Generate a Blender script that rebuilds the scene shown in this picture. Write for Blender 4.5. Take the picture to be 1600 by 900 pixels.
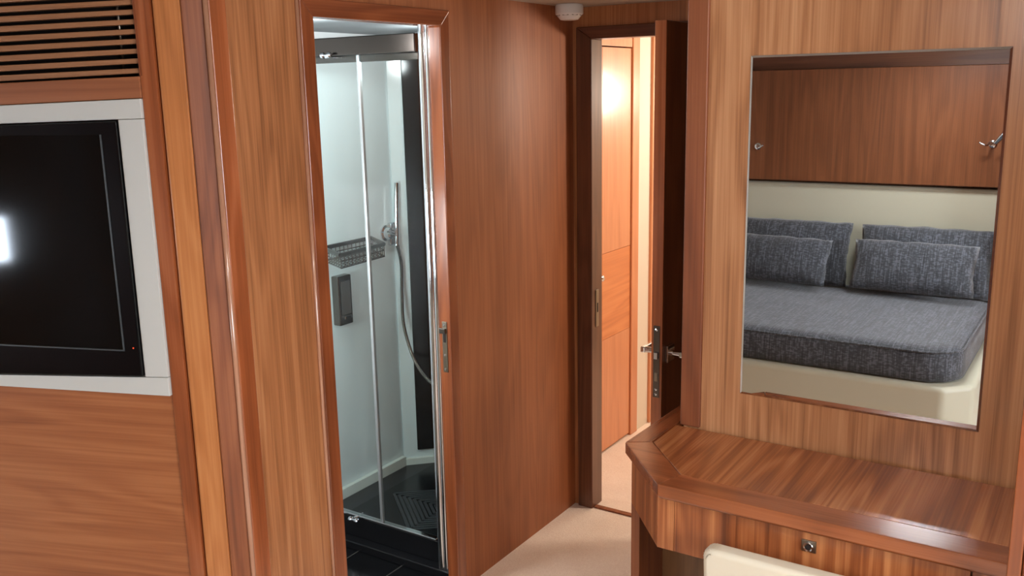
import bpy, bmesh, math, random
from mathutils import Vector, Matrix, noise
random.seed(4)
for o in list(bpy.data.objects): bpy.data.objects.remove(o)
S = bpy.context.scene
C = S.collection

# ------------------------------------------------------------ camera, world, light, exposure
H = 1.596
F_PX, PITCH, ROLL, YAW = 1458.1, .2111, -.0201, .5798
_c, _s = math.cos(PITCH), math.sin(PITCH)
FW = Vector((math.cos(YAW)*_c, math.sin(YAW)*_c, -_s))
R0 = Vector((math.sin(YAW), -math.cos(YAW), 0)); U0 = R0.cross(FW)
RT = math.cos(ROLL)*R0 + math.sin(ROLL)*U0
UP = -math.sin(ROLL)*R0 + math.cos(ROLL)*U0
cd = bpy.data.cameras.new('camera'); cam = bpy.data.objects.new('camera', cd); C.objects.link(cam)
cam.matrix_world = Matrix(((RT.x, UP.x, -FW.x, 0), (RT.y, UP.y, -FW.y, 0), (RT.z, UP.z, -FW.z, H), (0, 0, 0, 1)))
cd.sensor_width = 36; cd.lens = F_PX/1600*36; cd.clip_start = .02
S.camera = cam
S.view_settings.view_transform = 'Standard'; S.view_settings.look = 'None'
S.view_settings.gamma = 1; S.view_settings.use_curve_mapping = False
S.view_settings.exposure = 0.4

w = bpy.data.worlds.new('sky'); S.world = w; w.use_nodes = True
w.node_tree.nodes['Background'].inputs[0].default_value = (.62, .78, 1, 1)
w.node_tree.nodes['Background'].inputs[1].default_value = 6.0

def area(name, loc, look, sx, sy, power, col, spread=180):
    l = bpy.data.lights.new(name, 'AREA'); l.shape = 'RECTANGLE'; l.size = sx; l.size_y = sy
    l.energy = power; l.color = col; l.spread = math.radians(spread)
    o = bpy.data.objects.new(name, l); C.objects.link(o); o.location = loc
    o.rotation_euler = (Vector(look)-Vector(loc)).to_track_quat('-Z', 'Y').to_euler(); return o
def point(name, loc, power, col, r=.03):
    l = bpy.data.lights.new(name, 'POINT'); l.energy = power; l.color = col; l.shadow_soft_size = r
    o = bpy.data.objects.new(name, l); C.objects.link(o); o.location = loc; return o
# daylight through the deck hatch, the hull window behind the bed and the side window
area('hatch_daylight', (-.35, .63, 1.90), (-.35, .63, 0), .26, .24, 15, (.93, .97, 1))
area('window_daylight', (-1.13, 3.13, .965), (1, 2.2, 1.0), .32, .22, 9, (.85, .93, 1))
area('side_window_daylight', (.35, -1.52, 1.25), (.9, 2, 1.1), 1.3, .62, 32, (.95, .98, 1))
# bathroom and corridor lamps, plus an added bathroom fill light
point('bathroom_lamp_light', (1.95, 1.98, 1.74), 7, (.95, .98, 1), .03)
area('bathroom_fill_light', (1.475, 2.02, 1.00), (2.6, 2.1, .75), .30, .40, 7, (.92, .98, 1))  # unseen fill, added to brighten the lower shower wall
point('shower_lamp_light', (2.50, 1.95, 1.70), 3.2, (.95, .98, 1), .03)
point('cabin_lamp_light', (.80, .10, 1.80), 12, (1, .97, .94), .03)
point('corridor_lamp_light', (3.50, .50, 1.60), 32, (1, .90, .78), .07)
point('corridor_end_light', (4.35, 1.30, 1.56), 12, (1, .92, .80), .12)

# ------------------------------------------------------------ helpers
def lin(c):
    c = c/255; return c/12.92 if c <= .04045 else ((c+.055)/1.055)**2.4
def srgb(r, g, b): return (lin(r), lin(g), lin(b), 1)
WORLD = {}
def fin(name, bm, mat, parent=None, smooth=False, origin=None, mod=None):
    bmesh.ops.recalc_face_normals(bm, faces=bm.faces)
    if origin is None:
        xs = [v.co for v in bm.verts]
        lo = [min(v[i] for v in xs) for i in range(3)]; hi = [max(v[i] for v in xs) for i in range(3)]
        origin = Vector(((lo[0]+hi[0])/2, (lo[1]+hi[1])/2, lo[2]))
    origin = Vector(origin)
    for v in bm.verts: v.co -= origin
    me = bpy.data.meshes.new(name); bm.to_mesh(me); bm.free()
    me.materials.append(mat)
    if smooth:
        for p in me.polygons: p.use_smooth = True
        if smooth == 'auto': me.set_sharp_from_angle(angle=math.radians(35))
    o = bpy.data.objects.new(name, me); C.objects.link(o)
    if smooth == 'auto':
        wn_ = o.modifiers.new('weighted_normals', 'WEIGHTED_NORMAL'); wn_.keep_sharp = True; wn_.weight = 100
    if parent: o.parent = parent; o.location = origin - WORLD[parent]
    else: o.location = origin
    WORLD[o] = origin
    if mod: mod(o)
    return o
def thing(name, loc, label=None, cat=None, group=None, kind=None):
    o = bpy.data.objects.new(name, None); C.objects.link(o); o.location = loc; WORLD[o] = Vector(loc)
    o.empty_display_size = .05
    return tag(o, label, cat, group, kind)
def tag(o, label=None, cat=None, group=None, kind=None):
    if label: o['label'] = label
    if cat: o['category'] = cat
    if group: o['group'] = group
    if kind: o['kind'] = kind
    return o
def st(o): o['kind'] = 'structure'; return o

def hexa(bm, a, b, bev=0, seg=2):
    """solid between two matching loops of points a and b"""
    va = [bm.verts.new(Vector(p)) for p in a]; vb = [bm.verts.new(Vector(p)) for p in b]
    n = len(va); fs = [bm.faces.new(va[::-1]), bm.faces.new(vb)]
    for i in range(n): fs.append(bm.faces.new((va[i], va[(i+1) % n], vb[(i+1) % n], vb[i])))
    if bev:
        bmesh.ops.recalc_face_normals(bm, faces=fs)
        es = list({e for f in fs for e in f.edges})
        bmesh.ops.bevel(bm, geom=es, offset=bev, segments=seg, affect='EDGES', profile=.5)
def box(bm, x0, x1, y0, y1, z0, z1, bev=0, seg=2):
    hexa(bm, [(x0, y0, z0), (x1, y0, z0), (x1, y1, z0), (x0, y1, z0)],
         [(x0, y0, z1), (x1, y0, z1), (x1, y1, z1), (x0, y1, z1)], bev, seg)
def prism(bm, poly, z0, z1, bev=0, seg=2):
    hexa(bm, [(x, y, z0) for x, y in poly], [(x, y, z1) for x, y in poly], bev, seg)
def tube(bm, pts, r, n=10, cap=True, closed=False):
    pts = [Vector(p) for p in pts]; N = len(pts); rings = []; up = None
    for i, p in enumerate(pts):
        if closed: t = pts[(i+1) % N]-pts[i-1]
        else: t = pts[min(i+1, N-1)]-pts[max(i-1, 0)]
        t.normalize()
        if up is None: up = Vector((0, 0, 1)) if abs(t.z) < .9 else Vector((1, 0, 0))
        a = (up - t*up.dot(t)).normalized(); b = t.cross(a); up = a
        rr = r[i] if isinstance(r, (list, tuple)) else r
        rings.append([bm.verts.new(p + (a*math.cos(q)+b*math.sin(q))*rr) for q in [2*math.pi*k/n for k in range(n)]])
    for i in range(N if closed else N-1):
        A, B = rings[i], rings[(i+1) % N]
        for k in range(n): bm.faces.new((A[k], A[(k+1) % n], B[(k+1) % n], B[k]))
    if cap and not closed: bm.faces.new(rings[0][::-1]); bm.faces.new(rings[-1])
def lathe(bm, prof, c, axis=(0, 0, 1), n=32):
    """profile of (radius, height) pairs turned about an axis through c"""
    q = Vector((0, 0, 1)).rotation_difference(Vector(axis)); rings = []
    for r, h in prof:
        rings.append([bm.verts.new(q @ Vector((max(r, 1e-5)*math.cos(2*math.pi*k/n), max(r, 1e-5)*math.sin(2*math.pi*k/n), h)) + Vector(c)) for k in range(n)])
    for A, B in zip(rings, rings[1:]):
        for k in range(n): bm.faces.new((A[k], A[(k+1) % n], B[(k+1) % n], B[k]))
    bm.faces.new(rings[0][::-1]); bm.faces.new(rings[-1])
def spline(pts, n=8):
    pts = [Vector(p) for p in pts]; out = []
    P = [pts[0]*2-pts[1]] + pts + [pts[-1]*2-pts[-2]]
    for i in range(1, len(P)-2):
        for k in range(n):
            t = k/n; a, b, c, d = P[i-1:i+3]
            out.append(.5*((2*b)+(-a+c)*t+(2*a-5*b+4*c-d)*t*t+(-a+3*b-3*c+d)*t**3))
    out.append(pts[-1]); return out
def B(): return bmesh.new()
def ray(u, v): return FW + RT*((u-800)/F_PX) - UP*((v-450)/F_PX)

# ------------------------------------------------------------ materials
def nt(name):
    m = bpy.data.materials.new(name); m.use_nodes = True; t = m.node_tree
    return m, t, t.nodes['Principled BSDF']
def wood(name, dark, mid, light, axis='z', rot=0, scale=1, rough=.32, figure=1.0, contrast=1.0, bands=1.0, coat=.25):
    m, t, b = nt(name); N, L = t.nodes, t.links
    tc = N.new('ShaderNodeTexCoord'); mp = N.new('ShaderNodeMapping'); mp.vector_type = 'TEXTURE'
    mp.inputs['Rotation'].default_value = (0, 0, rot); L.new(tc.outputs['Object'], mp.inputs[0])
    def stretched(a, l):
        q = N.new('ShaderNodeMapping'); v = [a*scale]*3; v['xyz'.index(axis)] = l*scale
        q.inputs['Scale'].default_value = v; q.inputs['Location'].default_value = (random.random()*9, random.random()*9, random.random()*9)
        L.new(mp.outputs[0], q.inputs[0]); return q
    def nz(a, l, det, dist, rough_=.6):
        q = stretched(a, l); n = N.new('ShaderNodeTexNoise'); n.inputs['Scale'].default_value = 1
        n.inputs['Detail'].default_value = det; n.inputs['Distortion'].default_value = dist; n.inputs['Roughness'].default_value = rough_
        L.new(q.outputs[0], n.inputs['Vector']); return n.outputs['Fac']
    fine = nz(170, 2.2, 3, .4); mid_ = nz(48, .8, 3, .35); band = nz(13, .35, 3, .3); mott = nz(2.4, 1.1, 2, .5)
    # flame figure: rings of a slowly drifting field
    fld = nz(7, .8, 2, .6, .5)
    mu = N.new('ShaderNodeMath'); mu.operation = 'MULTIPLY'; mu.inputs[1].default_value = 46; L.new(fld, mu.inputs[0])
    si = N.new('ShaderNodeMath'); si.operation = 'SINE'; L.new(mu.outputs[0], si.inputs[0])
    def mad(x, k, add):
        q = N.new('ShaderNodeMath'); q.operation = 'MULTIPLY_ADD'; L.new(x, q.inputs[0]); q.inputs[1].default_value = k
        if isinstance(add, float): q.inputs[2].default_value = add
        else: L.new(add, q.inputs[2])
        return q.outputs[0]
    v = mad(fine, .55*contrast, .5-.275*contrast-.425*bands-.15)
    v = mad(mid_, .45*bands, v); v = mad(band, .40*bands, v); v = mad(mott, .3, v); v = mad(si.outputs[0], .085*figure, v)
    cr = N.new('ShaderNodeValToRGB'); e = cr.color_ramp.elements
    e[0].position = .22; e[0].color = dark; e[1].position = .80; e[1].color = light
    k = e.new(.5); k.color = mid
    L.new(v, cr.inputs[0]); L.new(cr.outputs[0], b.inputs['Base Color'])
    b.inputs['Roughness'].default_value = rough; b.inputs['Coat Weight'].default_value = coat; b.inputs['Coat Roughness'].default_value = .15
    bp = N.new('ShaderNodeBump'); bp.inputs['Strength'].default_value = .06; bp.inputs['Distance'].default_value = .002
    L.new(fine, bp.inputs['Height']); L.new(bp.outputs[0], b.inputs['Normal'])
    return m
def plain(name, col, rough=.5, metal=0, coat=0, bump=None, var=.0, spec=.5, trans=0, emit=None):
    m, t, b = nt(name); N, L = t.nodes, t.links
    b.inputs['Base Color'].default_value = col; b.inputs['Roughness'].default_value = rough
    b.inputs['Metallic'].default_value = metal; b.inputs['Coat Weight'].default_value = coat
    b.inputs['Specular IOR Level'].default_value = spec
    if emit: b.inputs['Emission Color'].default_value = emit[0]; b.inputs['Emission Strength'].default_value = emit[1]
    tc = N.new('ShaderNodeTexCoord')
    if var:
        n = N.new('ShaderNodeTexNoise'); n.inputs['Scale'].default_value = 6; n.inputs['Detail'].default_value = 4
        L.new(tc.outputs['Object'], n.inputs['Vector'])
        h = N.new('ShaderNodeMix'); h.data_type = 'RGBA'; h.inputs[6].default_value = col
        h.inputs[7].default_value = tuple(max(0, c*(1-var)) for c in col[:3])+(1,)
        L.new(n.outputs['Fac'], h.inputs[0]); L.new(h.outputs[2], b.inputs['Base Color'])
    if bump:
        n = N.new('ShaderNodeTexNoise'); n.inputs['Scale'].default_value = bump[0]; n.inputs['Detail'].default_value = 3
        L.new(tc.outputs['Object'], n.inputs['Vector'])
        q = N.new('ShaderNodeBump'); q.inputs['Strength'].default_value = bump[1]; q.inputs['Distance'].default_value = bump[2]
        L.new(n.outputs['Fac'], q.inputs['Height']); L.new(q.outputs[0], b.inputs['Normal'])
    return m

TVH = math.radians(-69.5)                      # heading of the television bulkhead, towards its corner post
W_MIRROR = wood('walnut_mirror_wall', srgb(134, 86, 54), srgb(186, 130, 88), srgb(216, 164, 120), contrast=1.1, bands=.55)
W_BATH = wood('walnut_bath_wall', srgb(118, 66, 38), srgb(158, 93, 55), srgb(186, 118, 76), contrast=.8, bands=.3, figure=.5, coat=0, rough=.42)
W_PIL = wood('walnut_post_panel', srgb(118, 72, 42), srgb(172, 112, 70), srgb(200, 144, 98), contrast=1.1, bands=.35, figure=.7)
W_POST = wood('teak_post', srgb(146, 86, 44), srgb(188, 118, 66), srgb(212, 146, 90), contrast=.8, bands=.4, figure=.7)
W_TRIM = wood('cherry_trim', srgb(94, 48, 26), srgb(136, 72, 40), srgb(164, 94, 54), contrast=.6, bands=.5, rough=.24, coat=.5)
W_TRIMX = wood('cherry_trim_level', srgb(94, 48, 26), srgb(136, 72, 40), srgb(164, 94, 54), 'x', contrast=.6, bands=.5, rough=.24, coat=.5)
W_TRIMY = wood('cherry_trim_across', srgb(104, 56, 32), srgb(146, 82, 48), srgb(174, 104, 64), 'y', contrast=.6, bands=.5, rough=.22, coat=.5)
W_BRN = wood('brown_trim', srgb(96, 50, 28), srgb(136, 76, 44), srgb(164, 100, 62), contrast=.8, bands=.5, rough=.45, coat=.05)
W_ORG = wood('orange_brown_trim', srgb(116, 60, 32), srgb(158, 86, 48), srgb(186, 112, 70), contrast=.6, bands=.5, rough=.24, coat=.5)
W_SHADE = wood('shade_dark_walnut', srgb(62, 36, 24), srgb(92, 56, 38), srgb(118, 76, 52), contrast=.8, bands=.4)  # shade behind the mirror wall is put into this casing and leaf colour
W_SHADE_Y = wood('shade_dark_walnut_across', srgb(66, 38, 26), srgb(98, 58, 40), srgb(122, 78, 54), 'y', contrast=.8, bands=.4)  # grain across; shade put into the colour of head casing and berth strip
W_BEAD = wood('polished_bead_highlight', srgb(150, 100, 74), srgb(186, 134, 104), srgb(208, 160, 130), contrast=.3, bands=.2, rough=.15, coat=1)  # polished too, but the highlight along the bead is put into its colour
W_TVP = wood('walnut_tv_panel', srgb(124, 68, 38), srgb(164, 98, 58), srgb(190, 124, 78), 'x', TVH, contrast=.8, bands=.35, figure=.75)
W_SLAT = wood('slat_wood', srgb(104, 66, 42), srgb(150, 100, 66), srgb(184, 132, 92), 'x', TVH, contrast=.6, bands=.4)
W_TVT = wood('vent_rail_wood', srgb(120, 68, 40), srgb(160, 96, 60), srgb(184, 118, 78), 'x', TVH, contrast=.5, bands=.3)
W_TOP = wood('walnut_worktop', srgb(110, 58, 32), srgb(156, 90, 50), srgb(200, 132, 82), 'x', contrast=.9, bands=1.0, rough=.26, coat=.5)
W_DRAW = wood('walnut_drawer', srgb(106, 54, 28), srgb(158, 90, 50), srgb(202, 134, 82), contrast=.9, bands=1.35)
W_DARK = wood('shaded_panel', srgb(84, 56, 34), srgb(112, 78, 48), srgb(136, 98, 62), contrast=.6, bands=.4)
W_COR = wood('corridor_veneer', srgb(176, 108, 70), srgb(210, 140, 96), srgb(226, 162, 118), contrast=.5, bands=.4, figure=.4)
W_CORX = wood('corridor_veneer_level', srgb(186, 108, 62), srgb(216, 136, 82), srgb(232, 162, 108), 'x', contrast=.4, bands=.5, figure=.8)
W_BED = wood('walnut_headboard_panel', srgb(82, 46, 27), srgb(114, 67, 40), srgb(138, 86, 54), contrast=.8, bands=.3, figure=.7)
M_WHITE = plain('cream_lacquer', srgb(208, 208, 202), .45, bump=(300, .05, .001))
M_CREAM = plain('cream_leather', srgb(226, 216, 194), .42, bump=(220, .12, .0015))
M_HEAD = plain('cream_headboard_leather', srgb(186, 181, 160), .5, bump=(160, .1, .0015))
M_CHROME = plain('chrome', srgb(215, 218, 222), .09, 1)
M_SATIN = plain('satin_aluminium', srgb(190, 196, 198), .42, .8)
M_STEEL = plain('dark_steel', srgb(110, 104, 98), .25, 1)
M_BRASSY = plain('worn_nickel', srgb(150, 140, 125), .3, 1)
M_BLACK = plain('black_plastic', srgb(9, 9, 11), .16, spec=.4)
M_SCREEN = plain('television_screen_glass', srgb(8, 10, 9), .07, spec=.4)
M_LINE = plain('bezel_edge_grey', srgb(70, 74, 76), .3)
M_DARKV = plain('vent_darkness', srgb(20, 15, 12), .9)
M_LED = plain('red_standby_diode', srgb(200, 30, 10), .4, emit=((1, .08, .02, 1), 1.2))
M_SHWALL = plain('white_shower_laminate', srgb(224, 234, 236), .16, coat=.4)
M_SHTRIM = plain('white_shower_trim', srgb(222, 228, 222), .3)
M_BATHC = plain('bathroom_ceiling_grey', srgb(108, 116, 118), .5)
M_RAIL = plain('bronze_grey_rail', srgb(78, 72, 68), .22, 1)
M_BGLOSS = plain('black_gloss_panel', srgb(4, 5, 7), .12, spec=.2)
M_TRAY = plain('black_shower_tray', srgb(20, 21, 24), .25)
M_GROOVE = plain('tray_tread_grey', srgb(58, 60, 64), .4)
M_CEIL = plain('ceiling_fabric', srgb(176, 164, 150), .8, bump=(400, .1, .001))
M_PLASTIC = plain('white_plastic', srgb(232, 236, 238), .35)
M_VENT = plain('detector_slot_grey', srgb(120, 122, 122), .5)
M_WALLC = plain('cream_wall_cover', srgb(222, 212, 194), .7)
M_RUBBER = plain('dark_gap', srgb(28, 18, 12), .8)
M_LAMP = plain('lit_lamp_glass', srgb(255, 240, 220), .4, emit=((1, .85, .65, 1), 6))

def carpet():
    m, t, b = nt('beige_carpet'); N, L = t.nodes, t.links
    tc = N.new('ShaderNodeTexCoord'); n = N.new('ShaderNodeTexNoise'); n.inputs['Scale'].default_value = 260; n.inputs['Detail'].default_value = 4
    n2 = N.new('ShaderNodeTexNoise'); n2.inputs['Scale'].default_value = 7; n2.inputs['Detail'].default_value = 5
    L.new(tc.outputs['Object'], n.inputs['Vector']); L.new(tc.outputs['Object'], n2.inputs['Vector'])
    ad = N.new('ShaderNodeMath'); ad.operation = 'MULTIPLY_ADD'; L.new(n2.outputs['Fac'], ad.inputs[0]); ad.inputs[1].default_value = .55
    L.new(n.outputs['Fac'], ad.inputs[2])
    cr = N.new('ShaderNodeValToRGB'); cr.color_ramp.elements[0].position = .45; cr.color_ramp.elements[0].color = srgb(232, 208, 188)
    cr.color_ramp.elements[1].position = 1.05; cr.color_ramp.elements[1].color = srgb(250, 232, 214)
    L.new(ad.outputs[0], cr.inputs[0]); L.new(cr.outputs[0], b.inputs['Base Color']); b.inputs['Roughness'].default_value = .95
    q = N.new('ShaderNodeBump'); q.inputs['Strength'].default_value = .6; q.inputs['Distance'].default_value = .004
    L.new(n.outputs['Fac'], q.inputs['Height']); L.new(q.outputs[0], b.inputs['Normal']); return m
M_CARPET = carpet()
def tiles():
    m, t, b = nt('black_floor_tiles'); N, L = t.nodes, t.links
    tc = N.new('ShaderNodeTexCoord'); br = N.new('ShaderNodeTexBrick')
    br.inputs['Color1'].default_value = srgb(16, 17, 19); br.inputs['Color2'].default_value = srgb(20, 21, 24)
    br.inputs['Mortar'].default_value = srgb(74, 72, 70); br.inputs['Scale'].default_value = 1
    br.inputs['Mortar Size'].default_value = .0025; br.inputs['Brick Width'].default_value = .40; br.inputs['Row Height'].default_value = .20
    L.new(tc.outputs['Object'], br.inputs['Vector']); L.new(br.outputs['Color'], b.inputs['Base Color'])
    b.inputs['Roughness'].default_value = .12; return m
M_TILES = tiles()
def fabric():
    m, t, b = nt('charcoal_slub_fabric'); N, L = t.nodes, t.links
    tc = N.new('ShaderNodeTexCoord')
    def nz(v, det):
        q = N.new('ShaderNodeMapping'); q.inputs['Scale'].default_value = v; L.new(tc.outputs['Object'], q.inputs[0])
        n = N.new('ShaderNodeTexNoise'); n.inputs['Scale'].default_value = 1; n.inputs['Detail'].default_value = det; L.new(q.outputs[0], n.inputs['Vector']); return n.outputs['Fac']
    a = nz((8, 190, 12), 3); c = nz((120, 60, 160), 3)
    ad = N.new('ShaderNodeMath'); ad.operation = 'ADD'; L.new(a, ad.inputs[0]); L.new(c, ad.inputs[1])
    cr = N.new('ShaderNodeValToRGB'); e = cr.color_ramp.elements
    e[0].position = .60; e[0].color = srgb(36, 37, 41); e[1].position = 1.1; e[1].color = srgb(88, 90, 98); k = e.new(.85); k.color = srgb(55, 57, 62)
    mu = N.new('ShaderNodeMath'); mu.operation = 'MULTIPLY'; mu.inputs[1].default_value = .85; L.new(ad.outputs[0], mu.inputs[0])
    L.new(mu.outputs[0], cr.inputs[0]); L.new(cr.outputs[0], b.inputs['Base Color']); b.inputs['Roughness'].default_value = .85
    b.inputs['Sheen Weight'].default_value = .3
    q = N.new('ShaderNodeBump'); q.inputs['Strength'].default_value = .35; q.inputs['Distance'].default_value = .003
    L.new(ad.outputs[0], q.inputs['Height']); L.new(q.outputs[0], b.inputs['Normal']); return m
M_FABRIC = fabric()
def glass(name, tint, refl=.9):
    m = bpy.data.materials.new(name); m.use_nodes = True; t = m.node_tree; N, L = t.nodes, t.links
    N.remove(N['Principled BSDF']); out = N['Material Output']
    tr = N.new('ShaderNodeBsdfTransparent'); tr.inputs[0].default_value = tint
    gl = N.new('ShaderNodeBsdfGlossy'); gl.inputs['Roughness'].default_value = .02; gl.inputs[0].default_value = (refl, refl, refl, 1)
    fr = N.new('ShaderNodeFresnel'); fr.inputs[0].default_value = 1.45; mx = N.new('ShaderNodeMixShader')
    ge = N.new('ShaderNodeNewGeometry'); sb = N.new('ShaderNodeMath'); sb.operation = 'SUBTRACT'; sb.inputs[0].default_value = 1; L.new(ge.outputs['Backfacing'], sb.inputs[1])
    mm = N.new('ShaderNodeMath'); mm.operation = 'MULTIPLY'; L.new(fr.outputs[0], mm.inputs[0]); L.new(sb.outputs[0], mm.inputs[1]); L.new(mm.outputs[0], mx.inputs[0]); L.new(tr.outputs[0], mx.inputs[1]); L.new(gl.outputs[0], mx.inputs[2]); L.new(mx.outputs[0], out.inputs[0])
    return m
M_GLASS = glass('shower_glass', (.93, .97, .96, 1)); M_PANE = glass('window_pane', (.95, .97, 1, 1))
M_MIRROR = plain('mirror_silver', (.86, .87, .87, 1), .0, 1)
M_HATCH = plain('bright_hatch_diffuser', srgb(255, 255, 255), .6, emit=((.93, .97, 1, 1), 7))

# ------------------------------------------------------------ the setting
XM, YB, XD, ZC, ZR = 1.9945, 1.670, 2.974, .798, 1.866
XH = -1.10                                     # headboard wall
# plan of the corner post between the television bulkhead and the bathroom wall
def head(u):
    r = ray(u, 450); return math.atan2(r.y, r.x)
def meet(p, a, h):                             # from p along heading a until it crosses the sight line h
    d = (math.cos(a), math.sin(a)); e = (math.cos(h), math.sin(h))
    den = d[0]*e[1]-d[1]*e[0]; t = (p[1]*e[0]-p[0]*e[1])/den
    return (p[0]+d[0]*t, p[1]+d[1]*t)
PA = (YB/math.tan(head(382)), YB)              # walnut panel meets the orange strip
PB = (YB/math.tan(head(353)), YB)              # nosing
PC = meet(PB, math.radians(146), head(322))
PD = meet(PC, math.radians(127), head(279))
A_TV = TVH + math.pi
TD = Vector((math.cos(A_TV), math.sin(A_TV), 0))           # along the bulkhead, away from the post
TN = Vector((math.cos(A_TV+math.pi/2), math.sin(A_TV+math.pi/2), 0))   # out of the bulkhead, into the cabin
if TN.dot(Vector((PD[0], PD[1], 0))) > 0: TN = -TN
PE = meet(PD, A_TV, head(253))
def tv(s, z, off=0):                           # point on the bulkhead, s metres from the post
    return Vector((PD[0], PD[1], 0)) + TD*s + TN*off + Vector((0, 0, z))
def tvpix(u, v, off=0):
    """s, z on the bulkhead where the sight line of a measured point meets it"""
    r = ray(u, v); p0 = tv(0, 0, off); o = Vector((0, 0, H)); t = (p0-o).dot(TN)/r.dot(TN); p = o+r*t
    return (p-tv(0, 0, off)).dot(TD), p.z
def tvbox(bm, s0, s1, z0, z1, o0, o1, bev=0):
    hexa(bm, [tv(s0, z0, o0), tv(s1, z0, o0), tv(s1, z1, o0), tv(s0, z1, o0)],
         [tv(s0, z0, o1), tv(s1, z0, o1), tv(s1, z1, o1), tv(s0, z1, o1)], bev)
def tvquad(bm, q, o0, o1, bev=0):
    hexa(bm, [tv(s, z, o0) for s, z in q], [tv(s, z, o1) for s, z in q], bev)

bm = B(); prism(bm, [(XH-.1, -1.6), (5.0, -1.6), (5.0, YB), (2.96, YB), (2.96, YB+.05), (PD[0]+.05, YB+.05), (.6, 3.4), (XH-.1, 3.4)], -.06, 0); box(bm, 3.03, 4.75, YB+.0005, 1.88, -.06, 0)
st(fin('floor', bm, M_CARPET))
bm = B(); box(bm, 1.2, 2.95, YB+.055, 2.5, -.05, .0)
st(fin('floor', bm, M_TILES, origin=(2.265, 1.74, -.05)))
HX0, HX1, HY0, HY1 = -.48, -.22, .51, .75
bm = B(); box(bm, XH-.1, HX0, -1.6, 3.4, ZR, ZR+.05); box(bm, HX1, 5.0, -1.6, 3.4, ZR, ZR+.05); box(bm, HX0, HX1, -1.6, HY0, ZR, ZR+.05); box(bm, HX0, HX1, HY1, 3.4, ZR, ZR+.05)
st(fin('ceiling', bm, M_CEIL))
bm = B(); box(bm, 1.45, 2.95, YB+.055, 2.5, 1.800, 1.815)
st(fin('ceiling', bm, M_BATHC))
# bathroom wall with its door opening
OX0, OX1, OZ = 1.686, 2.192, 1.772
bm = B()
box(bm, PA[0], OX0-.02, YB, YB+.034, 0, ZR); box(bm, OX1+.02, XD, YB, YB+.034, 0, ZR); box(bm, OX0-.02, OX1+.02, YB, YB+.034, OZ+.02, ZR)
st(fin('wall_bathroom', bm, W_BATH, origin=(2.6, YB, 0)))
bm = B(); box(bm, PA[0]+.001, 1.642, YB-.006, YB, 0, ZR, .001)
st(fin('trim_1', bm, W_PIL))
# post boards
def post(poly, mat, name, z1=ZR, bev=.003): st(fin(name, (lambda b: (prism(b, poly, 0, z1, bev, 3), b)[1])(B()), mat, smooth='auto'))
def off(p, dx, dy): return (p[0]+dx, p[1]+dy)
post([off(PB, .004, -.016), off(PA, 0, -.016), off(PA, 0, .04), off(PB, .004, .04)], W_ORG, 'trim_2', bev=.005)
bm = B(); tube(bm, [(PB[0]+.001, PB[1]-.010, 0), (PB[0]+.001, PB[1]-.010, ZR)], .006, 12); st(fin('trim_3', bm, W_BEAD, smooth=True))
post([PC, off(PB, 0, -.006), off(PB, 0, .05), off(PC, .03, .05)], W_BRN, 'trim_4')
post([PD, PC, off(PC, .03, .05), off(PD, .045, .03)], W_POST, 'trim_5', bev=.007)
sE = (Vector((PE[0], PE[1], 0))-tv(0, 0)).dot(TD)
bm = B(); tvbox(bm, .004, sE, 0, ZR, -.05, .002, .0015); st(fin('trim_6', bm, W_ORG, smooth='auto'))
# television bulkhead
bm = B(); tvbox(bm, sE+.0005, 1.5, 0, ZR, -.10, -.052); st(fin('wall_left', bm, W_BRN))
sL = 1.10
# wall behind and right of the camera, hull side
bm = B(); XW = XH
for a in ((-1.6, 2.96, 0, ZR), (3.30, 3.4, 0, ZR), (2.96, 3.30, 0, .85), (2.96, 3.30, 1.08, ZR)): box(bm, XW-.06, XW, a[0], a[1], a[2], a[3])
st(fin('wall_back', bm, W_BED, origin=(XW, 1.0, 0)))
wn = st(thing('window_1', (XW-.03, 3.13, .85)))
bm = B()
for a in ((2.96, 2.972, .85, 1.08), (3.288, 3.30, .85, 1.08), (2.972, 3.288, .85, .862), (2.972, 3.288, 1.068, 1.08)): box(bm, XW-.055, XW+.008, a[0], a[1], a[2], a[3], .002)
fin('window_frame', bm, M_STEEL, wn)
bm = B(); box(bm, XW-.05, XW-.045, 2.972, 3.288, .862, 1.068); fin('window_pane', bm, M_PANE, wn)
bm = B(); box(bm, XH-.1, 1.2, 3.4, 3.46, 0, ZR); st(fin('wall_hull', bm, M_WALLC))
bm = B(); YW = -1.55
for a in ((-1.2, -.35, 0, ZR), (1.05, 5.0, 0, ZR), (-.35, 1.05, 0, .92), (-.35, 1.05, 1.58, ZR)): box(bm, a[0], a[1], YW-.06, YW, a[2], a[3])
st(fin('wall_right', bm, M_WALLC))
wn = st(thing('window_2', (.35, YW-.03, .92)))
bm = B()
for a in ((-.35, -.33, .92, 1.58), (1.03, 1.05, .92, 1.58), (-.33, 1.03, .92, .94), (-.33, 1.03, 1.56, 1.58), (.34, .36, .94, 1.56)): box(bm, a[0], a[1], YW-.055, YW+.008, a[2], a[3], .002)
fin('window_frame', bm, M_STEEL, wn)
bm = B(); box(bm, -.33, 1.03, YW-.05, YW-.045, .94, 1.56); fin('window_pane', bm, M_PANE, wn)
# deck hatch
wn = st(thing('window_3', (-.35, .63, ZR)))
bm = B()
for a in ((HX0, HX1, HY0-.02, HY0), (HX0, HX1, HY1, HY1+.02), (HX0-.02, HX0, HY0-.02, HY1+.02), (HX1, HX1+.02, HY0-.02, HY1+.02)): box(bm, a[0], a[1], a[2], a[3], ZR-.012, ZR, .003)
fin('window_frame', bm, M_PLASTIC, wn)
bm = B(); box(bm, HX0, HX1, HY0, HY1, ZR+.05, ZR+.058); fin('window_pane', bm, M_PANE, wn)

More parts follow.
